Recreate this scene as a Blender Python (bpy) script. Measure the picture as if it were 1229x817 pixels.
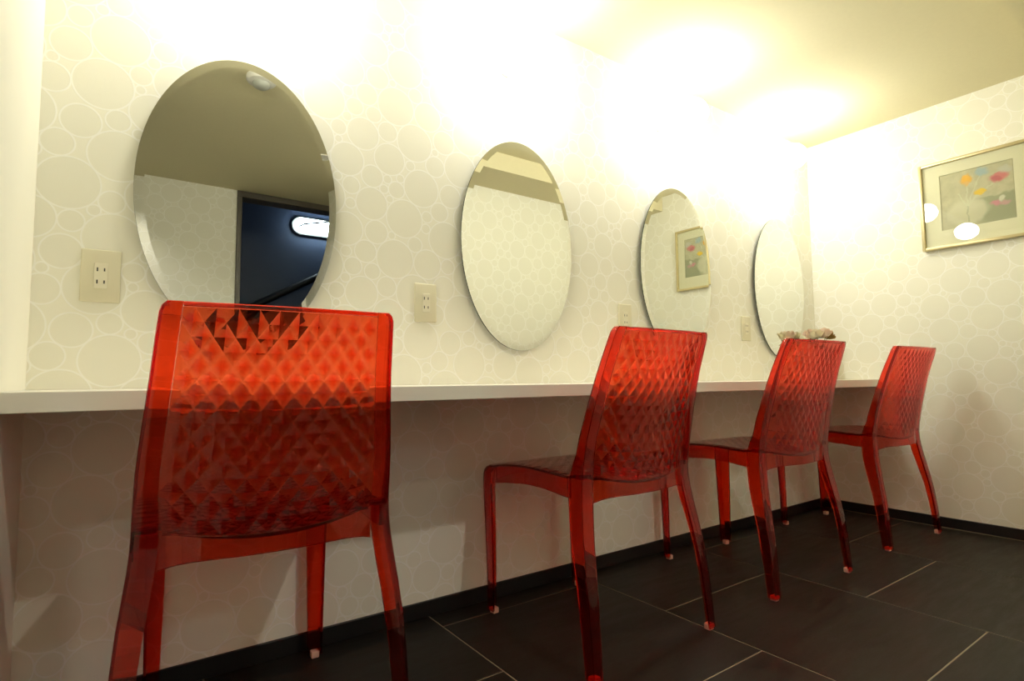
import bpy, bmesh, math, random
from mathutils import Vector, Matrix

for o in list(bpy.data.objects):
    bpy.data.objects.remove(o, do_unlink=True)
scene = bpy.context.scene
COL = scene.collection
PI = math.pi

# ------------------------------------------------------------------ camera
FPX = 673.12
cam_data = bpy.data.cameras.new('camera')
cam_data.sensor_fit = 'HORIZONTAL'
cam_data.sensor_width = 36.0
cam_data.lens = FPX / 1229.0 * 36.0
cam_data.clip_start = 0.02
cam = bpy.data.objects.new('camera', cam_data)
COL.objects.link(cam)
yaw, pitch, roll = 0.6194, 0.0705, -0.0087
fwd = Vector((math.sin(yaw) * math.cos(pitch), math.cos(yaw) * math.cos(pitch), math.sin(pitch)))
rt0 = Vector((math.cos(yaw), -math.sin(yaw), 0.0))
up0 = rt0.cross(fwd)
rt = rt0 * math.cos(roll) + up0 * math.sin(roll)
up = up0 * math.cos(roll) - rt0 * math.sin(roll)
m = Matrix((rt, up, -fwd)).transposed().to_4x4()
m.translation = Vector((0.0, -1.515, 0.6799))
cam.matrix_world = m
scene.camera = cam

# ------------------------------------------------------------------ colour management, world
scene.view_settings.view_transform = 'Standard'
scene.view_settings.look = 'None'
scene.view_settings.gamma = 1.0
scene.view_settings.use_curve_mapping = False
scene.view_settings.exposure = 0.0
try:
    scene.cycles.max_bounces = 24
    scene.cycles.diffuse_bounces = 6
    scene.cycles.transmission_bounces = 20
    scene.cycles.glossy_bounces = 12
    scene.cycles.transparent_max_bounces = 24
    scene.cycles.sample_clamp_indirect = 4.0
except Exception:
    pass
world = bpy.data.worlds.new('world')
scene.world = world
world.use_nodes = True
world.node_tree.nodes['Background'].inputs[0].default_value = (0.02, 0.02, 0.025, 1)
world.node_tree.nodes['Background'].inputs[1].default_value = 1.0

LAMP_COLOR = (1.0, 0.985, 0.90, 1)
LAMP_POWER = 52.0          # emission strength of the opal wall lamps
DOWN_COLOR = (1.0, 0.95, 0.84)
DOWN_POWER = 34.0          # watts of the ceiling downlight
CORR_POWER = 32.0          # corridor tube fitting

# ------------------------------------------------------------------ room measures
X0, X1 = -0.143, 3.100     # wing wall face, right wall
ZC = 1.948                 # ceiling
CF = -0.335                # counter front
YF1, YF2 = -2.53, -1.325   # front wall by the door, front wall facing the mirrors
XJ = 1.36                  # where the front wall steps forward
XL = -1.30                 # far left wall

# ------------------------------------------------------------------ helpers
def mesh_obj(name, bm, mat=None, parent=None, smooth=None, loc=None):
    me = bpy.data.meshes.new(name)
    bmesh.ops.recalc_face_normals(bm, faces=bm.faces[:])
    if all(len(e.link_faces) == 2 for e in bm.edges) and bm.calc_volume(signed=True) < 0:
        bmesh.ops.reverse_faces(bm, faces=bm.faces[:])
    bm.to_mesh(me)
    bm.free()
    if smooth is not None:
        for p in me.polygons:
            p.use_smooth = True
        me.set_sharp_from_angle(angle=math.radians(smooth))
    o = bpy.data.objects.new(name, me)
    COL.objects.link(o)
    if mat is not None:
        for mm in (mat if isinstance(mat, (list, tuple)) else [mat]):
            me.materials.append(mm)
    if parent is not None:
        o.parent = parent
    if loc is not None:
        o.location = loc
    return o

def add_box(bm, lo, hi, bevel=0.0, seg=2):
    c = [(a + b) / 2 for a, b in zip(lo, hi)]
    s = [abs(b - a) for a, b in zip(lo, hi)]
    r = bmesh.ops.create_cube(bm, size=1.0, matrix=Matrix.Translation(c) @ Matrix.Diagonal((*s, 1)))
    if bevel > 0:
        es = {e for v in r['verts'] for e in v.link_edges}
        bmesh.ops.bevel(bm, geom=list(es), offset=bevel, segments=seg, affect='EDGES', profile=0.5)
    return bm

def box(lo, hi, bevel=0.0, seg=2):
    return add_box(bmesh.new(), lo, hi, bevel, seg)

def add_rings(bm, rings, closed=True, caps=True):
    """skin a list of vertex rings (each a list of points)"""
    vr = [[bm.verts.new(p) for p in r] for r in rings]
    n = len(vr[0])
    for a, b in zip(vr[:-1], vr[1:]):
        for i in range(n if closed else n - 1):
            j = (i + 1) % n
            bm.faces.new((a[i], a[j], b[j], b[i]))
    if caps and closed:
        bm.faces.new(vr[0])
        bm.faces.new(list(reversed(vr[-1])))
    return bm

def add_lathe(bm, prof, n=32, center=(0, 0, 0), axis='Z', sx=1.0, sy=1.0):
    """prof: list of (radius, height)"""
    rings = []
    for r, h in prof:
        ring = []
        for i in range(n):
            a = 2 * PI * i / n
            p = (r * math.cos(a) * sx, r * math.sin(a) * sy, h)
            if axis == 'Y':
                p = (p[0], p[2], p[1])
            elif axis == 'X':
                p = (p[2], p[0], p[1])
            ring.append((p[0] + center[0], p[1] + center[1], p[2] + center[2]))
        rings.append(ring)
    return add_rings(bm, rings)

def add_tube(bm, pts, rad, n=10):
    rings = []
    pts = [Vector(p) for p in pts]
    for i, p in enumerate(pts):
        d = (pts[min(i + 1, len(pts) - 1)] - pts[max(i - 1, 0)]).normalized()
        u = d.cross(Vector((0, 0, 1)))
        if u.length < 1e-4:
            u = d.cross(Vector((1, 0, 0)))
        u.normalize()
        w = d.cross(u)
        r = rad[i] if isinstance(rad, (list, tuple)) else rad
        rings.append([p + (u * math.cos(2 * PI * k / n) + w * math.sin(2 * PI * k / n)) * r for k in range(n)])
    return add_rings(bm, rings)

def thing(name, label, cat, loc=(0, 0, 0), rotz=0.0, group=None):
    o = bpy.data.objects.new(name, None)
    o.empty_display_size = 0.05
    COL.objects.link(o)
    o.location = loc
    o.rotation_euler = (0, 0, rotz)
    tag(o, label, cat, group)
    return o

def tag(o, label, cat, group=None):
    o['label'] = label
    o['category'] = cat
    if group:
        o['group'] = group
    return o

def struct(name, bm, mat, parent=None, smooth=None):
    o = mesh_obj(name, bm, mat, parent, smooth)
    if parent is None:
        o['kind'] = 'structure'
    return o

def dup(root, loc, rotz, label, group=None):
    r = root.copy()
    COL.objects.link(r)
    r.location = loc
    r.rotation_euler = (0, 0, rotz)
    r['label'] = label
    if group:
        r['group'] = group
    for ch in list(root.children):
        c = ch.copy()
        COL.objects.link(c)
        c.parent = r
        for g in list(ch.children):
            d = g.copy()
            COL.objects.link(d)
            d.parent = c
    return r

def lerp_tab(tab, x):
    if x <= tab[0][0]:
        return tab[0][1]
    for (a, fa), (b, fb) in zip(tab[:-1], tab[1:]):
        if x <= b:
            t = (x - a) / (b - a)
            return fa + (fb - fa) * t
    return tab[-1][1]

def smooth_tab(tab, x):
    """Catmull-Rom through the table"""
    n = len(tab)
    if x <= tab[0][0]:
        return tab[0][1]
    if x >= tab[-1][0]:
        return tab[-1][1]
    for i in range(n - 1):
        if x <= tab[i + 1][0]:
            break
    a, b = tab[i][0], tab[i + 1][0]
    t = (x - a) / (b - a)
    h = b - a
    def slope(k):
        if k == 0 or k == n - 1:
            k2 = min(max(k, 0), n - 1)
            p, q = (0, 1) if k2 == 0 else (n - 2, n - 1)
        else:
            p, q = k - 1, k + 1
        return (tab[q][1] - tab[p][1]) / (tab[q][0] - tab[p][0])
    m0, m1 = slope(i) * h, slope(i + 1) * h
    t2, t3 = t * t, t * t * t
    return (2*t3 - 3*t2 + 1) * tab[i][1] + (t3 - 2*t2 + t) * m0 + (-2*t3 + 3*t2) * tab[i + 1][1] + (t3 - t2) * m1

# ------------------------------------------------------------------ materials
class NT:
    def __init__(self, name):
        self.mat = bpy.data.materials.new(name)
        self.mat.use_nodes = True
        self.t = self.mat.node_tree
        self.t.nodes.clear()
        self.out = self.n('ShaderNodeOutputMaterial')
    def n(self, typ, **kw):
        x = self.t.nodes.new(typ)
        for k, v in kw.items():
            setattr(x, k, v)
        return x
    def link(self, a, b):
        self.t.links.new(a, b)
    def setin(self, sock, v):
        if hasattr(v, 'is_linked') or isinstance(v, bpy.types.NodeSocket):
            self.link(v, sock)
        else:
            sock.default_value = v
    def math(self, op, a, b=None, c=None, clamp=False):
        x = self.n('ShaderNodeMath', operation=op)
        x.use_clamp = clamp
        self.setin(x.inputs[0], a)
        if b is not None:
            self.setin(x.inputs[1], b)
        if c is not None:
            self.setin(x.inputs[2], c)
        return x.outputs[0]
    def mix(self, f, a, b):
        x = self.n('ShaderNodeMix', data_type='RGBA')
        self.setin(x.inputs['Factor'], f)
        self.setin(x.inputs[6], a)
        self.setin(x.inputs[7], b)
        return x.outputs[2]
    def ramp(self, v, lo, hi, a=0.0, b=1.0):
        x = self.n('ShaderNodeMapRange', interpolation_type='SMOOTHSTEP')
        self.setin(x.inputs['Value'], v)
        x.inputs['From Min'].default_value = lo
        x.inputs['From Max'].default_value = hi
        x.inputs['To Min'].default_value = a
        x.inputs['To Max'].default_value = b
        return x.outputs[0]
    def principled(self, **kw):
        p = self.n('ShaderNodeBsdfPrincipled')
        for k, v in kw.items():
            self.setin(p.inputs[k.replace('_', ' ')], v)
        return p
    def surface(self, s):
        self.link(s, self.out.inputs['Surface'])
        return self.mat

def c4(r, g, b):
    return (r, g, b, 1.0)

def plain(name, col, rough=0.5, metal=0.0, noise=0.0, scale=30.0, bump=0.0, spec=0.5):
    t = NT(name)
    p = t.principled(Roughness=rough, Metallic=metal)
    p.inputs['Specular IOR Level'].default_value = spec
    if noise > 0 or bump > 0:
        tc = t.n('ShaderNodeTexCoord')
        nz = t.n('ShaderNodeTexNoise')
        nz.inputs['Scale'].default_value = scale
        nz.inputs['Detail'].default_value = 4
        t.link(tc.outputs['Object'], nz.inputs['Vector'])
        lo = tuple(max(0, c * (1 - noise)) for c in col)
        hi = tuple(min(1, c * (1 + noise)) for c in col)
        t.link(t.mix(nz.outputs['Fac'], c4(*lo), c4(*hi)), p.inputs['Base Color'])
        if bump > 0:
            b = t.n('ShaderNodeBump')
            b.inputs['Strength'].default_value = bump
            b.inputs['Distance'].default_value = 0.001
            t.link(nz.outputs['Fac'], b.inputs['Height'])
            t.link(b.outputs[0], p.inputs['Normal'])
    else:
        p.inputs['Base Color'].default_value = c4(*col)
    return t.surface(p.outputs[0])

def pack_rings(T=0.46, seed=5):
    """one repeat of the paper: touching circles of mixed size, wrapping round at its edges"""
    rnd = random.Random(seed)
    cs = []
    def room(x, y):
        d = 9.0
        for cx, cy, cr in cs:
            dx = (x - cx + T/2) % T - T/2
            dy = (y - cy + T/2) % T - T/2
            d = min(d, math.hypot(dx, dy) - cr)
        return d
    for cap, low, tries, most in ((0.058, 0.057, 400, 8), (0.048, 0.045, 1500, 6), (0.038, 0.030, 3000, 8), (0.026, 0.018, 4000, 12), (0.016, 0.010, 5000, 14)):
        got = 0
        for _ in range(tries):
            if got >= most:
                break
            x, y = rnd.uniform(0, T), rnd.uniform(0, T)
            d = room(x, y)
            if d < low * 0.8:
                continue
            # climb to the roomiest spot nearby, then touch the neighbours
            for st in (0.01, 0.004, 0.0015, 0.0005):
                for _k in range(14):
                    a = rnd.uniform(0, 2 * PI)
                    nx, ny = x + st * math.cos(a), y + st * math.sin(a)
                    nd = room(nx, ny)
                    if (nd > d) if d < cap else (abs(nd - cap) < abs(d - cap)):
                        x, y, d = nx, ny, nd
            if d >= low:
                cs.append((x % T, y % T, min(d, cap) - 0.0008))
                got += 1
    return T, cs
RINGS = pack_rings()

def wallpaper(name, horiz, shift=0.0):
    """cream vinyl paper with a printed lattice of touching rings; horiz = axis that runs along the wall"""
    t = NT(name)
    tc = t.n('ShaderNodeTexCoord')
    sep = t.n('ShaderNodeSeparateXYZ')
    t.link(tc.outputs['Object'], sep.inputs[0])
    cmb = t.n('ShaderNodeCombineXYZ')
    t.link(t.math('ADD', sep.outputs[horiz], shift), cmb.inputs[0])
    t.link(sep.outputs['Z'], cmb.inputs[1])
    T, cs = RINGS
    d = None
    for cx, cy, cr in cs:
        w = t.n('ShaderNodeVectorMath', operation='WRAP')
        t.link(cmb.outputs[0], w.inputs[0])
        w.inputs[1].default_value = (cx + T/2, cy + T/2, 1)
        w.inputs[2].default_value = (cx - T/2, cy - T/2, -1)
        q = t.n('ShaderNodeVectorMath', operation='DISTANCE')
        t.link(w.outputs[0], q.inputs[0])
        q.inputs[1].default_value = (cx, cy, 0)
        e = t.math('SUBTRACT', q.outputs['Value'], cr)
        d = e if d is None else t.math('MINIMUM', d, e)
    line = t.ramp(t.math('ABSOLUTE', d), 0.0007, 0.0024, 1.0, 0.0)
    inside = t.ramp(d, -0.002, 0.0, 1.0, 0.0)
    fine = t.n('ShaderNodeTexNoise')
    fine.inputs['Scale'].default_value = 420.0
    fine.inputs['Detail'].default_value = 3
    t.link(tc.outputs['Object'], fine.inputs['Vector'])
    base = t.mix(inside, c4(0.875, 0.86, 0.75), c4(0.85, 0.835, 0.725))
    col = t.mix(line, base, c4(0.945, 0.94, 0.88))
    p = t.principled(Base_Color=col)
    t.link(t.ramp(line, 0, 1, 0.62, 0.38), p.inputs['Roughness'])
    p.inputs['Specular IOR Level'].default_value = 0.35
    h = t.math('ADD', line, t.math('MULTIPLY', fine.outputs['Fac'], 0.35))
    b = t.n('ShaderNodeBump')
    b.inputs['Strength'].default_value = 0.25
    b.inputs['Distance'].default_value = 0.0008
    t.link(h, b.inputs['Height'])
    t.link(b.outputs[0], p.inputs['Normal'])
    return t.surface(p.outputs[0])

def red_plastic(name='red_clear_plastic', straight=0.14):
    """clear plastic dyed through: the red comes from absorption inside it"""
    t = NT(name)
    p = t.principled(Base_Color=c4(1.0, 0.97, 0.95), Roughness=0.0, IOR=1.47)
    p.inputs['Transmission Weight'].default_value = 1.0
    tr = t.n('ShaderNodeBsdfTransparent')
    mx = t.n('ShaderNodeMixShader')
    mx.inputs[0].default_value = straight
    t.link(p.outputs[0], mx.inputs[1])
    t.link(tr.outputs[0], mx.inputs[2])
    va = t.n('ShaderNodeVolumeAbsorption')
    va.inputs['Color'].default_value = c4(0.967, 0.345, 0.015)
    va.inputs['Density'].default_value = 850.0
    t.link(va.outputs[0], t.out.inputs['Volume'])
    return t.surface(mx.outputs[0])

def thin_glass(name, tint=(0.97, 0.98, 0.96)):
    t = NT(name)
    tr = t.n('ShaderNodeBsdfTransparent')
    tr.inputs[0].default_value = c4(*tint)
    gl = t.n('ShaderNodeBsdfGlossy')
    gl.inputs['Roughness'].default_value = 0.0
    fr = t.n('ShaderNodeFresnel')
    geo = t.n('ShaderNodeNewGeometry')
    t.link(t.math('MULTIPLY_ADD', geo.outputs['Backfacing'], 1/1.5 - 1.5, 1.5), fr.inputs['IOR'])   # same reflectance on both faces of the pane
    mx = t.n('ShaderNodeMixShader')
    t.link(fr.outputs[0], mx.inputs[0])
    t.link(tr.outputs[0], mx.inputs[1])
    t.link(gl.outputs[0], mx.inputs[2])
    return t.surface(mx.outputs[0])

def emissive(name, col, strength):
    t = NT(name)
    e = t.n('ShaderNodeEmission')
    e.inputs[0].default_value = col
    e.inputs[1].default_value = strength
    return t.surface(e.outputs[0])

def tile_mat():
    t = NT('dark_stone_tile')
    tc = t.n('ShaderNodeTexCoord')
    oi = t.n('ShaderNodeObjectInfo')
    mp = t.n('ShaderNodeMapping')
    mp.inputs['Scale'].default_value = (5.0, 28.0, 5.0)
    t.link(tc.outputs['Object'], mp.inputs['Vector'])
    off = t.n('ShaderNodeVectorMath', operation='ADD')
    cb = t.n('ShaderNodeCombineXYZ')
    t.link(t.math('MULTIPLY', oi.outputs['Random'], 40.0), cb.inputs[0])
    t.link(mp.outputs[0], off.inputs[0])
    t.link(cb.outputs[0], off.inputs[1])
    n1 = t.n('ShaderNodeTexNoise')
    n1.inputs['Scale'].default_value = 1.0
    n1.inputs['Detail'].default_value = 6
    n1.inputs['Roughness'].default_value = 0.65
    t.link(off.outputs[0], n1.inputs['Vector'])
    n2 = t.n('ShaderNodeTexNoise')
    n2.inputs['Scale'].default_value = 160.0
    t.link(tc.outputs['Object'], n2.inputs['Vector'])
    f = t.math('ADD', t.math('MULTIPLY', n1.outputs['Fac'], 0.8), t.math('MULTIPLY', n2.outputs['Fac'], 0.2))
    col = t.mix(t.ramp(f, 0.35, 0.68), c4(0.007, 0.0055, 0.004), c4(0.016, 0.0128, 0.0088))
    p = t.principled(Base_Color=col)
    p.inputs['Specular IOR Level'].default_value = 0.22
    t.link(t.ramp(f, 0.3, 0.7, 0.40, 0.55), p.inputs['Roughness'])
    b = t.n('ShaderNodeBump')
    b.inputs['Strength'].default_value = 0.25
    b.inputs['Distance'].default_value = 0.001
    t.link(f, b.inputs['Height'])
    t.link(b.outputs[0], p.inputs['Normal'])
    return t.surface(p.outputs[0])

M = {}
M['paper_x'] = wallpaper('ring_wallpaper', 'X')
M['paper_y'] = wallpaper('ring_wallpaper_side', 'Y', 3.3)
M['wing'] = plain('cream_plain_wall', (0.86, 0.84, 0.73), 0.6, noise=0.02, scale=8, bump=0.1)
M['ceil'] = plain('cream_ceiling', (0.70, 0.645, 0.43), 0.8, noise=0.03, scale=60, bump=0.1)
M['counter'] = plain('white_laminate', (0.84, 0.81, 0.73), 0.28, noise=0.012, scale=6)
M['base'] = plain('black_vinyl', (0.006, 0.005, 0.005), 0.45, noise=0.1, scale=20)
M['grout'] = plain('grey_grout', (0.22, 0.185, 0.125), 0.85, noise=0.1, scale=80, bump=0.2)
M['tile'] = tile_mat()
M['red'] = red_plastic()
M['glide'] = plain('pale_pink_glide', (0.75, 0.45, 0.36), 0.35, noise=0.03, scale=80)
M['mirror'] = plain('silvered_glass', (0.86, 0.875, 0.83), 0.0, 1.0)
M['mirror_edge'] = plain('green_glass_edge', (0.05, 0.065, 0.045), 0.12)
M['black'] = plain('black_slot', (0.015, 0.013, 0.01), 0.6)
M['plate'] = plain('ivory_plastic', (0.70, 0.66, 0.49), 0.38, noise=0.01, scale=30)
M['socket'] = plain('ivory_socket', (0.76, 0.72, 0.56), 0.33, noise=0.01, scale=30)
M['white'] = plain('white_plastic', (0.80, 0.79, 0.74), 0.35, noise=0.01, scale=30)
M['grey'] = plain('grey_plastic', (0.42, 0.43, 0.39), 0.4, noise=0.02, scale=30)
M['frame'] = plain('champagne_metal', (0.62, 0.53, 0.30), 0.34, 0.55, noise=0.03, scale=50)
M['mat'] = plain('cream_mat_board', (0.80, 0.76, 0.58), 0.8, noise=0.02, scale=90)
M['glass'] = thin_glass('picture_glass')
M['lamp'] = emissive('opal_lamp_glow', LAMP_COLOR, LAMP_POWER)
M['corridor'] = plain('navy_corridor_paint', (0.055, 0.075, 0.125), 0.5, noise=0.1, scale=12)
M['doorframe'] = plain('brown_door_frame', (0.075, 0.062, 0.045), 0.4, noise=0.15, scale=25)
M['tube'] = emissive('cool_tube_glow', (0.70, 0.88, 1.0, 1), CORR_POWER)
M['downglow'] = emissive('downlight_lens_glow', (1.0, 0.93, 0.8, 1), 3.0)

# ------------------------------------------------------------------ structure
struct('wall_back', box((XL, 0, 0), (X1 + 0.1, 0.1, ZC)), M['paper_x'])
struct('wall_right', box((X1, YF2, 0), (X1 + 0.1, 0.0, ZC)), M['paper_y'])
struct('wall_wing', box((X0 - 0.13, -0.95, 0), (X0, 0.0, ZC)), M['wing'])
struct('wall_left', box((XL - 0.1, YF1, 0), (XL, 0.1, ZC)), M['wing'])
DX0, DX1, DZ = 0.665, 1.29, 1.905
bm = bmesh.new()
add_box(bm, (XL, YF1 - 0.1, 0), (DX0 - 0.03, YF1, ZC))
add_box(bm, (DX1 + 0.03, YF1 - 0.1, 0), (XJ, YF1, ZC))
struct('wall_front', bm, M['paper_x'])
struct('wall_return', box((XJ, YF1, 0), (XJ + 0.1, YF2, ZC)), M['paper_y'])
struct('wall_facing', box((XJ + 0.1, YF2 - 0.1, 0), (X1 + 0.1, YF2, ZC)), M['paper_x'])
struct('ceiling', box((XL - 0.1, YF1 - 0.1, ZC), (X1 + 0.1, 0.1, ZC + 0.1)), M['ceil'])
struct('trim_1', box((XJ, YF2, 1.848), (X1, -1.045, ZC)), M['ceil'])      # dropped beam along the facing wall
struct('baseboard_back', box((X0, -0.008, 0.0), (X1, 0.0, 0.0446), 0.0015, 1), M['base'])
struct('baseboard_right', box((X1 - 0.008, YF2, 0.0), (X1, -0.008, 0.0446), 0.0015, 1), M['base'])

# door opening in the front wall: frame, corridor behind it
bm = bmesh.new()
add_box(bm, (DX0 - 0.03, YF1 - 0.11, 0), (DX0, YF1 + 0.012, DZ), 0.003, 1)
add_box(bm, (DX1, YF1 - 0.11, 0), (DX1 + 0.03, YF1 + 0.012, DZ), 0.003, 1)
add_box(bm, (DX0 - 0.03, YF1 - 0.11, DZ), (DX1 + 0.03, YF1 + 0.012, ZC - 0.002), 0.003, 1)
struct('door_1', bm, M['doorframe'])
CY = -3.75
bm = bmesh.new()
add_box(bm, (-0.6, CY - 0.1, 0), (2.6, CY, 2.5))
struct('wall_corridor', bm, M['corridor'])
struct('wall_corridor_left', box((-0.6, CY, 0), (-0.5, YF1 - 0.11, 2.5)), M['corridor'])
struct('wall_corridor_right', box((2.5, CY, 0), (2.6, YF1 - 0.11, 2.5)), M['corridor'])
struct('ceiling_corridor', box((-0.6, CY - 0.1, 2.5), (2.6, YF1 - 0.1, 2.6)), M['corridor'])
struct('wall_corridor_front', box((-0.6, YF1 - 0.13, ZC), (2.6, YF1 - 0.11, 2.5)), M['corridor'])

# floor: grout bed + tiles in running bond
floor = struct('floor', box((XL - 0.1, CY - 0.1, -0.06), (X1 + 0.1, 0.1, -0.0012)), M['grout'])
TX, TY, G = 0.577, 0.600, 0.0040
tile_cache = {}
for k in range(-4, 5):
    a, b = 0.772 + (k - 1) * TX, 0.772 + k * TX
    a, b = max(a, XL), min(b, X1)
    if b - a < 0.02:
        continue
    sh = -0.387 if k % 2 == 0 else -0.09
    for j in range(-6, 3):
        y0, y1 = sh + (j - 1) * TY, sh + j * TY
        y0, y1 = max(y0, CY), min(y1, 0.0)
        if y1 - y0 < 0.02:
            continue
        w, d = round(b - a - G, 4), round(y1 - y0 - G, 4)
        cx, cy = (a + b) / 2, (y0 + y1) / 2
        if (w, d) not in tile_cache:
            o = mesh_obj('tile', box((-w/2, -d/2, -0.008), (w/2, d/2, 0.0), 0.0008, 1), M['tile'], floor)
            tile_cache[(w, d)] = o
        else:
            o = tile_cache[(w, d)].copy()
            COL.objects.link(o)
        o.location = (cx, cy, 0.0)

# ------------------------------------------------------------------ counter
ct = thing('counter', 'long white counter shelf running along the wall under the mirrors', 'counter', (0, 0, 0))
mesh_obj('counter_top', box((X0 + 0.001, CF, 0.634), (X1 - 0.001, -0.001, 0.668), 0.0015, 2), M['counter'], ct)

# ------------------------------------------------------------------ oval mirrors
def make_mirror():
    r = thing('oval_mirror', '', 'mirror', group='oval mirrors over the counter')
    A, B, bw = 0.2285, 0.354, 0.019
    N = 96
    def el(a, b, y):
        return [(a * math.cos(2*PI*i/N), y, b * math.sin(2*PI*i/N)) for i in range(N)]
    bm = bmesh.new()
    vs = [bm.verts.new(p) for p in el(A - bw, B - bw, -0.0200)]
    bm.faces.new(vs)
    mesh_obj('mirror_face', bm, M['mirror'], r)
    bm = bmesh.new()
    add_rings(bm, [el(A - bw, B - bw, -0.0200), el(A, B, -0.0189)], caps=False)
    mesh_obj('bevel', bm, M['mirror'], r, smooth=60)
    bm = bmesh.new()
    add_rings(bm, [el(A, B, -0.0189), el(A + 0.0004, B + 0.0004, -0.0172), el(A, B, -0.0140), el(A - 0.03, B - 0.03, -0.0135)], caps=False)
    bm.faces.new([bm.verts.new(p) for p in el(A - 0.03, B - 0.03, -0.0135)])
    mesh_obj('glass_edge', bm, M['mirror_edge'], r, smooth=60)
    bm = bmesh.new()
    add_rings(bm, [el(A * 0.72, B * 0.78, -0.0134), el(A * 0.72, B * 0.78, -0.0002)])
    mesh_obj('mounting_board', bm, M['black'], r, smooth=40)
    return r

MX = [(0.254, 1.131), (1.104, 1.131), (1.928, 1.131), (2.733, 1.131)]
ML = ['oval mirror nearest the camera, reflecting a dark doorway',
      'second oval mirror from the left, reflecting a cream wall and ceiling beam',
      'third oval mirror from the left, reflecting the framed picture',
      'farthest oval mirror, beside the corner and the small roses']
mir = make_mirror()
mir.location = (MX[0][0], 0, MX[0][1])
mir['label'] = ML[0]
for (x, z), lb in list(zip(MX, ML))[1:]:
    dup(mir, (x, 0, z), 0, lb)

# ------------------------------------------------------------------ wall sockets
def make_outlet():
    r = thing('wall_outlet', '', 'outlet', group='ivory wall outlets above the counter')
    mesh_obj('cover_plate', box((-0.036, -0.0065, -0.058), (0.036, -0.0002, 0.058), 0.003, 3), M['plate'], r, smooth=40)
    s = mesh_obj('socket_block', box((-0.0125, -0.0085, -0.028), (0.0125, -0.0066, 0.028), 0.0008, 1), M['socket'], r)
    for zz in (0.0135, -0.0135):
        for xx, hh in ((-0.0063, 0.0042), (0.0063, 0.0036)):
            mesh_obj('slot', box((xx - 0.0013, -0.0088, zz - hh), (xx + 0.0013, -0.00855, zz + hh)), M['black'], s)
    return r
OL = ['ivory double wall socket left of the first oval mirror',
      'ivory double wall socket between the first and second oval mirrors',
      'ivory double wall socket between the second and third oval mirrors',
      'ivory double wall socket between the third and farthest oval mirrors']
out = make_outlet()
out.location = (-0.027, 0, 0.915)
out['label'] = OL[0]
for x, lb in zip((0.760, 1.618, 2.440), OL[1:]):
    dup(out, (x, 0, 0.913), 0, lb)

# ------------------------------------------------------------------ opal wall lamps
def make_lamp():
    r = thing('wall_lamp', '', 'lamp', group='glowing wall lamps above the mirrors')
    bm = bmesh.new()
    add_lathe(bm, [(0.030, -0.0002), (0.032, -0.006), (0.028, -0.014), (0.012, -0.018)], 24, axis='Y')
    mesh_obj('wall_bracket', bm, M['white'], r, smooth=40)
    bm = bmesh.new()
    prof = []
    n = 16
    for i in range(n + 1):
        a = PI * (i / n)
        prof.append((max(0.004, math.sin(a)), -math.cos(a)))
    add_lathe(bm, [(p[0] * 0.072, p[1] * 0.060) for p in prof], 32, center=(0, -0.150, 0))
    mesh_obj('opal_shade', bm, M['lamp'], r, smooth=60)
    bm = bmesh.new()
    add_lathe(bm, [(0.011, -0.0175), (0.011, -0.084)], 16, axis='Y')
    mesh_obj('stem', bm, M['white'], r, smooth=40)
    return r
LL = ['glowing opal wall lamp above the nearest oval mirror, at the top edge of view',
      'glowing opal wall lamp above the second oval mirror from the left',
      'glowing opal wall lamp above the third oval mirror from the left',
      'glowing opal wall lamp above the farthest mirror, nearest the corner']
LX = (0.262, 1.065, 1.865, 2.640)
lamp = make_lamp()
lamp.location = (LX[0], 0, 1.745)
lamp['label'] = LL[0]
for x, lb in zip(LX[1:], LL[1:]):
    dup(lamp, (x, 0, 1.745), 0, lb)

# ceiling downlight that throws the counter's shadow
dl = thing('ceiling_downlight', 'small round downlight set in the ceiling in front of the counter', 'lamp', (1.05, -1.45, ZC))
bm = bmesh.new()
add_lathe(bm, [(0.034, -0.0005), (0.050, -0.0005), (0.050, -0.006), (0.046, -0.008), (0.036, -0.006), (0.034, -0.002)], 32)
mesh_obj('trim_ring', bm, M['white'], dl, smooth=40)
bm = bmesh.new()
add_lathe(bm, [(0.0335, -0.0006), (0.0335, -0.0016)], 32)
mesh_obj('lens', bm, M['downglow'], dl)
ld = bpy.data.lights.new('downlight_beam', 'SPOT')
ld.energy = DOWN_POWER
ld.color = DOWN_COLOR
ld.shadow_soft_size = 0.03
ld.spot_size = math.radians(130)
ld.spot_blend = 0.6
lo = bpy.data.objects.new('downlight_beam', ld)
COL.objects.link(lo)
lo.parent = dl
lo.location = (0, 0, -0.012)

dl_fill = thing('ceiling_downlight', 'small round fill light added in the ceiling of the entry passage, near the dark doorway', 'lamp', (-0.25, -2.05, ZC))  # added fill light, brightens the front wall reflected in the first mirror
for ch in list(dl.children):
    c = ch.copy()
    COL.objects.link(c)
    c.parent = dl_fill
    if c.type == 'LIGHT':
        c.data = c.data.copy()
        c.data.energy = DOWN_POWER * 0.75
# fire detector on the ceiling, seen in the first mirror
fd = thing('fire_detector', 'small white round fire detector on the ceiling', 'detector', (0.467, -0.965, ZC))
bm = bmesh.new()
add_lathe(bm, [(0.058, -0.0003), (0.058, -0.016), (0.054, -0.022), (0.036, -0.026)], 32)
mesh_obj('detector_base', bm, M['white'], fd, smooth=40)
bm = bmesh.new()
add_lathe(bm, [(0.035, -0.0261), (0.033, -0.038), (0.022, -0.046), (0.004, -0.048)], 32)
mesh_obj('sensor_dome', bm, M['grey'], fd, smooth=50)

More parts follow.
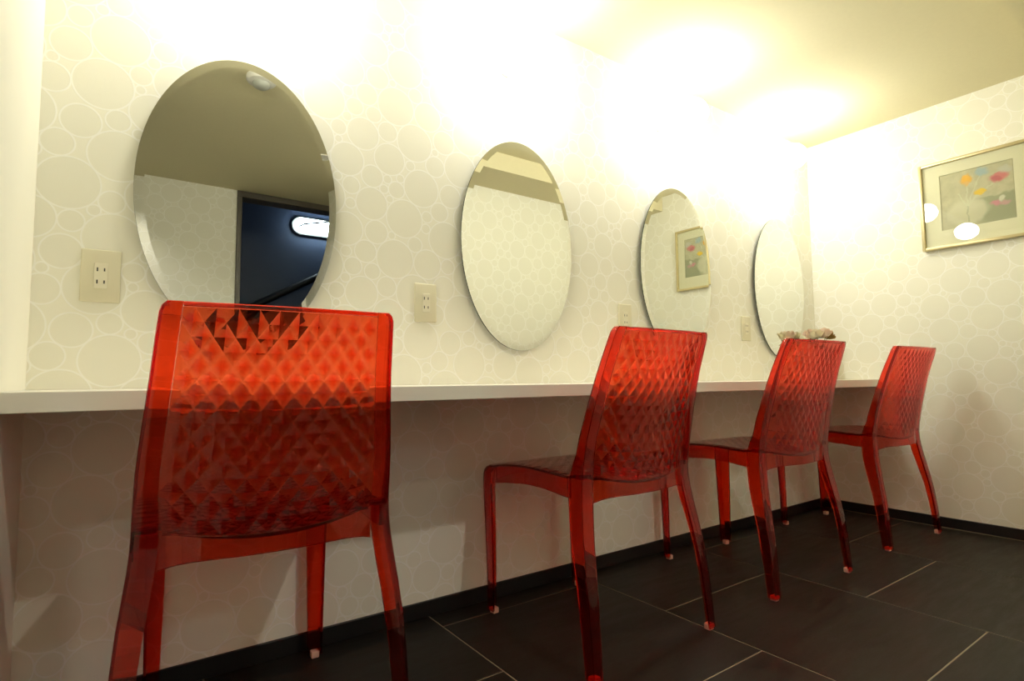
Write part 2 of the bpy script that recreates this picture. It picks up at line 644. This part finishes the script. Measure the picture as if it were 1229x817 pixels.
# corridor fittings seen through the doorway
cl = thing('corridor_lamp', 'glowing bluish oval lamp on the dark corridor wall', 'lamp', (1.52, CY, 2.10))
bm = bmesh.new()
N = 40
def stad(r, hl, y):
    pts = []
    for i in range(N):
        a = 2 * PI * i / N
        pts.append((r * math.cos(a) + (hl if math.cos(a) > 0 else -hl), y, r * math.sin(a)))
    return pts
add_rings(bm, [stad(0.080, 0.16, 0.0005), stad(0.080, 0.16, 0.030)])
mesh_obj('lamp_base', bm, M['grey'], cl, smooth=40)
bm = bmesh.new()
add_rings(bm, [stad(0.066, 0.16, 0.031), stad(0.066, 0.16, 0.055), stad(0.055, 0.155, 0.075), stad(0.03, 0.14, 0.085)])
mesh_obj('diffuser', bm, M['tube'], cl, smooth=50)
bm = bmesh.new()
add_tube(bm, [(-0.20, 0.10, -0.03), (-0.15, 0.10, 0.0), (0.2, 0.10, 0.085)], 0.008, 8)
mesh_obj('wire_guard', bm, M['black'], cl, smooth=60)
hr = thing('handrail', 'black stair handrail in the dark corridor', 'handrail', (1.15, CY + 0.1, 0))
bm = bmesh.new()
add_tube(bm, [(-0.5, 0, 1.15), (0.55, 0, 1.75)], 0.03, 12)
mesh_obj('rail', bm, M['base'], hr, smooth=60)
for px, pz in ((-0.3, 1.23), (0.35, 1.60)):
    bm = bmesh.new()
    add_tube(bm, [(px, 0.0, pz), (px, 0.0, 0.0)], 0.014, 10)
    mesh_obj('baluster', bm, M['base'], hr, smooth=60)

# ------------------------------------------------------------------ framed picture on the right wall
PY0, PY1, PZ0, PZ1 = -0.523, -0.925, 1.262, 1.668
pic = thing('framed_picture', 'gold framed flower watercolour with cream mat on the right wall', 'picture',
            (X1 - 0.002, (PY0 + PY1) / 2, (PZ0 + PZ1) / 2), 0)
hw, hh = (PY0 - PY1) / 2, (PZ1 - PZ0) / 2
FB = 0.013
for nm, lo_, hi_ in (('frame_bar', (-0.026, -hw, -hh), (-0.004, -hw + FB, hh)),
                     ('frame_bar', (-0.026, hw - FB, -hh), (-0.004, hw, hh)),
                     ('frame_bar', (-0.026, -hw + FB, hh - FB), (-0.004, hw - FB, hh)),
                     ('frame_bar', (-0.026, -hw + FB, -hh), (-0.004, hw - FB, -hh + FB))):
    mesh_obj(nm, box(lo_, hi_, 0.002, 2), M['frame'], pic, smooth=40)
mesh_obj('backing_board', box((-0.0075, -hw + 0.001, -hh + 0.001), (-0.0005, hw - 0.001, hh - 0.001)), M['mat'], pic)
# art opening
ay0, ay1, az0, az1 = -0.600 - (PY0 + PY1)/2, -0.862 - (PY0 + PY1)/2, 1.347 - (PZ0 + PZ1)/2, 1.602 - (PZ0 + PZ1)/2
bm = bmesh.new()
iy, iz = hw - FB - 0.0005, hh - FB - 0.0005
add_box(bm, (-0.0125, -iy, -iz), (-0.0085, ay1, iz))
add_box(bm, (-0.0125, ay0, -iz), (-0.0085, iy, iz))
add_box(bm, (-0.0125, ay1, az1), (-0.0085, ay0, iz))
add_box(bm, (-0.0125, ay1, -iz), (-0.0085, ay0, az0))
mesh_obj('mat_board', bm, M['mat'], pic)

def art_material():
    t = NT('flower_watercolour')
    tc = t.n('ShaderNodeTexCoord')
    sep = t.n('ShaderNodeSeparateXYZ')
    t.link(tc.outputs['Generated'], sep.inputs[0])
    u0 = t.math('SUBTRACT', 1.0, sep.outputs['Y'])
    v0 = sep.outputs['Z']
    nz = t.n('ShaderNodeTexNoise')
    nz.inputs['Scale'].default_value = 9.0
    nz.inputs['Detail'].default_value = 4
    t.link(tc.outputs['Generated'], nz.inputs['Vector'])
    sc = t.n('ShaderNodeSeparateColor')
    t.link(nz.outputs['Color'], sc.inputs[0])
    u = t.math('ADD', u0, t.math('MULTIPLY', t.math('SUBTRACT', sc.outputs[0], 0.5), 0.12))
    v = t.math('ADD', v0, t.math('MULTIPLY', t.math('SUBTRACT', sc.outputs[1], 0.5), 0.12))
    def ell(cu, cv, ru, rv, soft=0.35):
        a = t.math('DIVIDE', t.math('SUBTRACT', u, cu), ru)
        b = t.math('DIVIDE', t.math('SUBTRACT', v, cv), rv)
        d = t.math('SQRT', t.math('ADD', t.math('MULTIPLY', a, a), t.math('MULTIPLY', b, b)))
        return t.ramp(d, 1.0 - soft, 1.0 + soft, 1.0, 0.0)
    def stem(p, q, w):
        # distance to a segment, by parameter along v
        du, dv = q[0] - p[0], q[1] - p[1]
        L2 = du * du + dv * dv
        tt = t.math('DIVIDE', t.math('ADD', t.math('MULTIPLY', t.math('SUBTRACT', u, p[0]), du), t.math('MULTIPLY', t.math('SUBTRACT', v, p[1]), dv)), L2, clamp=True)
        ex = t.math('SUBTRACT', u, t.math('MULTIPLY_ADD', tt, du, p[0]))
        ey = t.math('SUBTRACT', v, t.math('MULTIPLY_ADD', tt, dv, p[1]))
        d = t.math('SQRT', t.math('ADD', t.math('MULTIPLY', ex, ex), t.math('MULTIPLY', ey, ey)))
        return t.ramp(d, w * 0.5, w * 1.4, 0.7, 0.0)
    base = t.mix(t.ramp(nz.outputs['Fac'], 0.3, 0.7), c4(0.50, 0.47, 0.32), c4(0.58, 0.54, 0.38))
    # table / ground in the lower right
    edge = t.math('ADD', t.math('MULTIPLY', u, 0.04), 0.43)
    low = t.math('MULTIPLY', t.ramp(t.math('SUBTRACT', v, edge), -0.02, 0.02, 1.0, 0.0), t.ramp(u, 0.40, 0.62))
    col = t.mix(low, base, c4(0.33, 0.34, 0.22))
    border = t.math('MAXIMUM', t.ramp(u0, 0.965, 0.985), t.ramp(v0, 0.97, 0.99))
    col = t.mix(t.math('MULTIPLY', border, 0.6), col, c4(0.25, 0.23, 0.13))
    col = t.mix(t.math('MULTIPLY', ell(0.36, 0.26, 0.28, 0.22, 0.2), 0.75), col, c4(0.66, 0.63, 0.47))
    for q in ((0.38, 0.78), (0.55, 0.55), (0.56, 0.86), (0.78, 0.72), (0.27, 0.6)):
        col = t.mix(stem((0.37, 0.36), q, 0.008), col, c4(0.66, 0.66, 0.50))
    col = t.mix(stem((0.37, 0.08), (0.37, 0.36), 0.007), col, c4(0.36, 0.37, 0.25))
    for cu, cv, ru, rv, cc, k in ((0.38, 0.82, 0.075, 0.085, (0.80, 0.42, 0.04), 1), (0.38, 0.74, 0.04, 0.05, (0.75, 0.45, 0.15), 0.8),
                                  (0.58, 0.89, 0.085, 0.075, (0.34, 0.47, 0.55), 0.85), (0.87, 0.84, 0.09, 0.07, (0.58, 0.58, 0.55), 0.6),
                                  (0.80, 0.745, 0.12, 0.07, (0.62, 0.18, 0.20), 0.95), (0.76, 0.72, 0.06, 0.04, (0.50, 0.10, 0.14), 0.8),
                                  (0.56, 0.56, 0.075, 0.042, (0.78, 0.52, 0.04), 1), (0.74, 0.315, 0.07, 0.05, (0.62, 0.22, 0.30), 0.9),
                                  (0.86, 0.30, 0.06, 0.03, (0.62, 0.30, 0.34), 0.7), (0.82, 0.38, 0.045, 0.05, (0.68, 0.66, 0.55), 0.9),
                                  (0.24, 0.34, 0.1, 0.06, (0.66, 0.62, 0.48), 0.5), (0.47, 0.33, 0.1, 0.06, (0.64, 0.60, 0.46), 0.5)):
        col = t.mix(t.math('MULTIPLY', ell(cu, cv, ru, rv), k), col, c4(*cc))
    p = t.principled(Base_Color=col, Roughness=0.85)
    return t.surface(p.outputs[0])
mesh_obj('watercolour_print', box((-0.0084, ay1 - 0.004, az0 - 0.004), (-0.0078, ay0 + 0.004, az1 + 0.004)), art_material(), pic)
gl = mesh_obj('glass_pane', box((-0.0165, -iy, -iz), (-0.0150, iy, iz)), M['glass'], pic)

# ------------------------------------------------------------------ chairs
OY = -0.325   # local y = world y - OY for an unturned chair
YR = [(0.0, -0.560), (0.1, -0.551), (0.2, -0.539), (0.3, -0.521), (0.36, -0.511), (0.42, -0.505), (0.46, -0.507), (0.5, -0.514),
      (0.55, -0.524), (0.6, -0.537), (0.65, -0.550), (0.7, -0.565), (0.75, -0.583), (0.805, -0.603)]
WR = [(0.0, 0.235), (0.1, 0.234), (0.2, 0.232), (0.3, 0.224), (0.36, 0.216), (0.42, 0.210), (0.5, 0.208), (0.55, 0.206), (0.6, 0.201),
      (0.65, 0.196), (0.7, 0.191), (0.75, 0.1865), (0.805, 0.181)]
def yr(z): return smooth_tab(YR, z) - OY
def wr(z): return smooth_tab(WR, z)
AR = [(0.0, 0.027), (0.1, 0.031), (0.3, 0.037), (0.42, 0.038), (0.5, 0.034), (0.8, 0.030)]
DR = [(0.0, 0.027), (0.2, 0.034), (0.36, 0.046), (0.44, 0.044), (0.5, 0.030), (0.6, 0.025), (0.8, 0.018)]
TH = 0.0055
def bow(z): return smooth_tab([(0.38, 0.036), (0.46, 0.033), (0.6, 0.022), (0.805, 0.008)], z)

def l_section(s, w, y, a, d, t, back=True):
    """L profile: flange along x at y, flange along y at x = s*w; back -> corner at the rear (-y)"""
    f = 1 if back else -1
    r = 0.004
    pts = [(w - r, y), (w - 0.3 * r, y + f * 0.3 * r), (w, y + f * r), (w, y + f * d), (w - t, y + f * d), (w - t, y + f * t), (w - a, y + f * t), (w - a, y)]
    return [(s * px, py) for px, py in pts]

def rear_leg_bm(s):
    bm = bmesh.new()
    zs = [0.008, 0.05, 0.1, 0.15, 0.2, 0.25, 0.3, 0.34, 0.38, 0.41, 0.44, 0.47, 0.5, 0.54, 0.58, 0.62, 0.66, 0.7, 0.74, 0.77, 0.788, 0.797, 0.803]
    rings = []
    for z in zs:
        w = wr(z)
        cut = 0.0
        if z > 0.785:                    # rounded top corner
            q = (z - 0.785) / 0.0185
            cut = 0.011 * (1 - math.sqrt(max(0.0, 1 - q * q)))
        a = max(0.012, lerp_tab(AR, z) - cut)
        rings.append([(x, y, z) for x, y in l_section(s, w - cut, yr(z), a, lerp_tab(DR, z), TH)])
    add_rings(bm, rings)
    return bm

WF = [(0.0, 0.186), (0.1, 0.187), (0.3, 0.191), (0.40, 0.193), (0.422, 0.186), (0.4305, 0.172)]
YFT = [(0.0, -0.077), (0.2, -0.072), (0.4, -0.066), (0.422, -0.071), (0.4305, -0.082)]
def front_leg_bm(s):
    bm = bmesh.new()
    rings = []
    for z in (0.010, 0.06, 0.12, 0.2, 0.28, 0.34, 0.38, 0.40, 0.413, 0.422, 0.428):
        a = lerp_tab([(0, 0.028), (0.3, 0.040), (0.43, 0.044)], z)
        d = lerp_tab([(0, 0.028), (0.3, 0.038), (0.43, 0.042)], z)
        rings.append([(x, y, z) for x, y in l_section(s, smooth_tab(WF, z), smooth_tab(YFT, z) - OY, a, d, TH, back=False)])
    add_rings(bm, rings)
    return bm

RT = [(-0.505, 0.446), (-0.40, 0.449), (-0.30, 0.452), (-0.22, 0.449), (-0.15, 0.441), (-0.11, 0.433)]
RB = [(-0.505, 0.392), (-0.44, 0.393), (-0.36, 0.400), (-0.28, 0.400), (-0.20, 0.392), (-0.14, 0.384), (-0.11, 0.376)]
def rail_w(y):
    return lerp_tab([(-0.505, 0.2085), (-0.11, 0.1925)], y)
def side_rail_bm(s):
    bm = bmesh.new()
    rings = []
    n = 16
    for i in range(n + 1):
        y = -0.4605 + (0.4605 - 0.1085) * i / n
        w = rail_w(y)
        zt, zb = smooth_tab(RT, y) - 0.0062, smooth_tab(RB, y)
        rings.append([(s * (w), y - OY, zb), (s * (w), y - OY, zt), (s * (w - TH), y - OY, zt), (s * (w - TH), y - OY, zb)])
    add_rings(bm, rings)
    return bm

def seat_bm():
    """seat shell: smooth top, faceted underside"""
    bm = bmesh.new()
    NX, NY = 20, 24
    ys = [-0.5015 + (0.5015 - 0.066) * j / NY for j in range(NY + 1)]
    top, bot = [], []
    for j, y in enumerate(ys):
        w = rail_w(y) - 0.001 - (0.0 if y < -0.09 else (y + 0.09) * 0.55)
        if y < -0.46:
            w = min(w, 0.1668)
        rt_, rb_ = [], []
        for i in range(NX + 1):
            u = -1 + 2 * i / NX
            x = u * w
            z = smooth_tab(RT, y) if y < -0.11 else 0.433 - 0.9 * max(0, y + 0.095) ** 1.0 * 0.5 - max(0, y + 0.09) ** 2 * 18
            dish = 0.010 * (1 - u * u) * min(1.0, max(0.0, (-0.12 - y) / 0.12))
            if y < -0.40:
                dish += (1 - u * u) * 0.012 * (-0.40 - y) / 0.1
            z -= dish
            z -= 0.004 * max(0.0, abs(u) - 0.9) / 0.1
            yy = y - OY - (bow(0.44) * (1 - u * u) * max(0.0, (-0.40 - y) / 0.10) * 0.8 if y < -0.40 else 0)
            rt_.append(bm.verts.new((x, yy, z)))
            inner = 0 < i < NX and 0 < j < NY
            k = 0.0022 if ((i + j) % 2 == 0 and inner) else 0.0
            rb_.append(bm.verts.new((x, yy, z - 0.0052 - k)))
        top.append(rt_)
        bot.append(rb_)
    for j in range(NY):
        for i in range(NX):
            f = bm.faces.new((top[j][i], top[j][i+1], top[j+1][i+1], top[j+1][i]))
            pass
            a, b, c, d = bot[j][i], bot[j][i+1], bot[j+1][i+1], bot[j+1][i]
            if (i + j) % 2 == 0:
                bm.faces.new((a, d, b)); bm.faces.new((d, c, b))
            else:
                bm.faces.new((a, d, c)); bm.faces.new((a, c, b))
    for j in range(NY):
        bm.faces.new((top[j][0], top[j+1][0], bot[j+1][0], bot[j][0]))
        bm.faces.new((top[j][NX], bot[j][NX], bot[j+1][NX], top[j+1][NX]))
    for i in range(NX):
        bm.faces.new((top[0][i], bot[0][i], bot[0][i+1], top[0][i+1]))
        bm.faces.new((top[NY][i], top[NY][i+1], bot[NY][i+1], bot[NY][i]))
    return bm

def back_panel_bm():
    """bowed panel: smooth front face, moulded pyramids on the rear face"""
    bm = bmesh.new()
    NX, NZ = 20, 16
    z0, z1 = 0.444, 0.7955
    fr, rr = [], []
    for j in range(NZ + 1):
        a_, b_ = [], []
        for i in range(NX + 1):
            u = -1 + 2 * i / NX
            v = j / NZ
            lowz = z0 - 0.016 * (1 - u * u)
            z = lowz + (z1 - lowz) * v
            w = wr(z) - lerp_tab(AR, z) - 0.0003
            y = yr(z) - bow(z) * (1 - abs(u) ** 2.2)
            x = u * w
            inner = 0 < i < NX and 0 < j < NZ
            k = (0.0020 if (i + j) % 2 == 0 else -0.0006) if inner else 0.0
            b_.append(bm.verts.new((x, y - k, z)))
            a_.append(bm.verts.new((x, y + 0.0042, z)))
        fr.append(a_)
        rr.append(b_)
    for j in range(NZ):
        for i in range(NX):
            f = bm.faces.new((fr[j][i], fr[j+1][i], fr[j+1][i+1], fr[j][i+1]))
            pass
            a, b, c, d = rr[j][i], rr[j][i+1], rr[j+1][i+1], rr[j+1][i]
            if (i + j) % 2 == 0:
                bm.faces.new((a, b, d)); bm.faces.new((b, c, d))
            else:
                bm.faces.new((a, b, c)); bm.faces.new((a, c, d))
    for j in range(NZ):
        bm.faces.new((fr[j][0], rr[j][0], rr[j+1][0], fr[j+1][0]))
        bm.faces.new((fr[j][NX], fr[j+1][NX], rr[j+1][NX], rr[j][NX]))
    for i in range(NX):
        bm.faces.new((fr[0][i], fr[0][i+1], rr[0][i+1], rr[0][i]))
        bm.faces.new((fr[NZ][i], rr[NZ][i], rr[NZ][i+1], fr[NZ][i+1]))
    return bm

def bowed_bar_bm(zlo, zhi, y_off, thick, inset, k=1.0, dip=0.0, rise=0.0):
    bm = bmesh.new()
    rings = []
    n = 20
    zc = (zlo + zhi) / 2
    w = wr(zc) - lerp_tab(AR, zc) - inset
    for i in range(n + 1):
        u = -1 + 2 * i / n
        y = yr(zc) - bow(zc) * k * (1 - abs(u) ** 2.2) + y_off
        dl, dh = dip if isinstance(dip, tuple) else (dip, dip)
        dz, dzl = -dh * (1 - u * u), -dl * (1 - u * u)
        dr = rise * abs(u) ** 6
        x = u * w
        c = min(0.0012, thick * 0.2)
        rings.append([(x, y + c, zlo + dzl - dr), (x, y, zlo + c + dzl - dr), (x, y, zhi - c + dz), (x, y + c, zhi + dz), (x, y + thick - c, zhi + dz),
                      (x, y + thick, zhi - c + dz), (x, y + thick, zlo + c + dzl - dr), (x, y + thick - c, zlo + dzl - dr)])
    add_rings(bm, rings)
    return bm

def front_apron_bm():
    bm = bmesh.new()
    rings = []
    n = 12
    for i in range(n + 1):
        u = -1 + 2 * i / n
        x = u * 0.1455
        zb = 0.392 - 0.012 * abs(u) ** 4
        y = -0.0725 - OY
        rings.append([(x, y, zb), (x, y, 0.4235), (x, y - TH, 0.4235), (x, y - TH, zb)])
    add_rings(bm, rings)
    return bm

def foot_bm(x, y, rear):
    bm = bmesh.new()
    add_box(bm, (x - 0.0098, y - 0.0098, 0.0), (x + 0.0098, y + 0.0098, 0.0165), 0.003, 2)
    return bm

def make_chair():
    r = thing('clear_chair', '', 'chair', group='clear red plastic chairs at the counter')
    mesh_obj('seat', seat_bm(), M['red'], r, smooth=7)
    mesh_obj('backrest', back_panel_bm(), M['red'], r, smooth=7)
    mesh_obj('top_rail', bowed_bar_bm(0.7958, 0.8030, -0.001, 0.0065, 0.0003), M['red'], r, smooth=40)
    mesh_obj('rear_apron', bowed_bar_bm(0.395, 0.4435, 0.0, 0.0045, 0.0003, 1.0, (0.001, 0.0164), 0.012), M['red'], r, smooth=40)
    mesh_obj('front_apron', front_apron_bm(), M['red'], r, smooth=40)
    for s in (-1, 1):
        mesh_obj('side_rail', side_rail_bm(s), M['red'], r, smooth=40)
        # shoulder block where the leg meets the seat
        bm = box((s * 0.2035 if s < 0 else 0.174, yr(0.448) + 0.0062, 0.440), (-0.174 if s < 0 else 0.2035, yr(0.448) + 0.030, 0.452), 0.003, 2)
        mesh_obj('shoulder', bm, M['red'], r, smooth=40)
        l = mesh_obj('leg', rear_leg_bm(s), M['red'], r, smooth=35)
        mesh_obj('foot_glide', foot_bm(s * 0.221, yr(0) + 0.0145, True), M['glide'], l, smooth=40)
        l = mesh_obj('leg', front_leg_bm(s), M['red'], r, smooth=35)
        mesh_obj('foot_glide', foot_bm(s * 0.171, smooth_tab(YFT, 0) - OY - 0.0145, False), M['glide'], l, smooth=40)
    return r

CL = ['clear red plastic chair nearest the camera, seen squarely from behind',
      'clear red plastic chair below the second oval mirror, second nearest the camera',
      'clear red plastic chair below the third oval mirror, in front of the small roses',
      'clear red plastic chair farthest from the camera, beside the right wall']
chair = make_chair()
chair.location = (0.250, OY + 0.048, 0)
chair.rotation_euler = (0, 0, math.radians(-3.0))
chair['label'] = CL[0]
for x, a, lb in ((1.118, 2.0, CL[1]), (1.905, -2.0, CL[2]), (2.735, -3.0, CL[3])):
    dup(chair, (x, OY, 0), math.radians(a), lb)

# ------------------------------------------------------------------ roses by the corner
def petal_mat(name, a, b):
    t = NT(name)
    tc = t.n('ShaderNodeTexCoord')
    nz = t.n('ShaderNodeTexNoise')
    nz.inputs['Scale'].default_value = 60.0
    t.link(tc.outputs['Object'], nz.inputs['Vector'])
    p = t.principled(Base_Color=t.mix(nz.outputs['Fac'], c4(*a), c4(*b)), Roughness=0.6)
    return t.surface(p.outputs[0])
M['rose_pink'] = petal_mat('pale_pink_petal', (0.86, 0.68, 0.56), (0.90, 0.78, 0.66))
M['rose_cream'] = petal_mat('cream_petal', (0.86, 0.77, 0.56), (0.90, 0.84, 0.66))
M['rose_gold'] = petal_mat('amber_petal', (0.30, 0.17, 0.03), (0.55, 0.36, 0.08))
M['leaf'] = petal_mat('olive_leaf', (0.08, 0.11, 0.02), (0.20, 0.20, 0.05))
random.seed(7)
fl = thing('rose_arrangement', 'small arrangement of pale artificial roses on the counter by the corner', 'flowers', (2.925, -0.100, 0.668))
bm = bmesh.new()
add_lathe(bm, [(0.020, 0.0003), (0.030, 0.006), (0.040, 0.05), (0.044, 0.10), (0.040, 0.14), (0.046, 0.160), (0.042, 0.160), (0.036, 0.14), (0.030, 0.03)], 28)
mesh_obj('vase', bm, M['white'], fl, smooth=50)
def rose_bm(R):
    bm = bmesh.new()
    for ring, (npet, rr, hh, tilt) in enumerate(((3, 0.22, 1.0, 0.0), (4, 0.45, 0.98, 0.1), (5, 0.72, 0.90, 0.3), (6, 1.0, 0.72, 0.75))):
        for k in range(npet):
            a0 = 2 * PI * (k + 0.5 * (ring % 2)) / npet + random.uniform(-.1, .1)
            span = 2 * PI / npet * 0.72
            rows = []
            for j in range(5):
                t_ = j / 4
                row = []
                for i in range(6):
                    q = -1 + 2 * i / 5
                    ang = a0 + q * span * (0.55 + 0.45 * math.sin(PI * min(1, t_ + 0.15)))
                    rad = R * rr * (0.35 + 0.65 * t_ ** (0.7)) * (1 + 0.10 * t_ * tilt * (1 - q * q))
                    zz = R * (hh * t_ * (1.25 - 0.25 * q * q) - 0.35 * tilt * t_ * t_)
                    row.append(bm.verts.new((rad * math.cos(ang), rad * math.sin(ang), zz)))
                rows.append(row)
            for j in range(4):
                for i in range(5):
                    bm.faces.new((rows[j][i], rows[j][i+1], rows[j+1][i+1], rows[j+1][i]))
    geom = bm.faces[:]
    bmesh.ops.solidify(bm, geom=geom, thickness=R * 0.03)
    return bm
for (x, y, z, R, mt, tx, ty) in ((-0.034, -0.012, 0.212, 0.036, 'rose_cream', 0.3, -0.4), (0.010, -0.030, 0.216, 0.038, 'rose_pink', 0.5, 0.0),
                                 (0.064, -0.012, 0.214, 0.034, 'rose_gold', 0.4, 0.5), (-0.018, 0.032, 0.216, 0.036, 'rose_pink', -0.4, -0.2),
                                 (0.036, 0.034, 0.212, 0.034, 'rose_cream', -0.4, 0.4)):
    o = mesh_obj('rose', rose_bm(R), M[mt], fl, smooth=60, loc=(x, y, z))
    o.rotation_euler = (tx, ty, random.uniform(0, 6))
    bm = bmesh.new()
    add_tube(bm, [(0, 0, 0.0), (-x * 0.2, -y * 0.2, -0.03), (-x * 0.7, -y * 0.7, -0.06)], 0.002, 6)
    st = mesh_obj('stem', bm, M['leaf'], fl, smooth=60, loc=(x, y, z))
for k in range(7):
    a = k * 0.9 + 0.3
    bm = bmesh.new()
    rows = []
    for j in range(6):
        t_ = j / 5
        wd = 0.011 * math.sin(PI * (0.08 + 0.9 * t_))
        rows.append([bm.verts.new((0.008 + 0.030 * t_, q * wd, 0.014 * math.sin(PI * t_) + 0.003 * q * q)) for q in (-1, 0, 1)])
    for j in range(5):
        for i in range(2):
            bm.faces.new((rows[j][i], rows[j][i+1], rows[j+1][i+1], rows[j+1][i]))
    bmesh.ops.solidify(bm, geom=bm.faces[:], thickness=0.0008)
    o = mesh_obj('leaf', bm, M['leaf'], fl, smooth=60, loc=(0.008 * math.cos(a), 0.008 * math.sin(a), 0.172))
    o.rotation_euler = (0, -0.2, a)
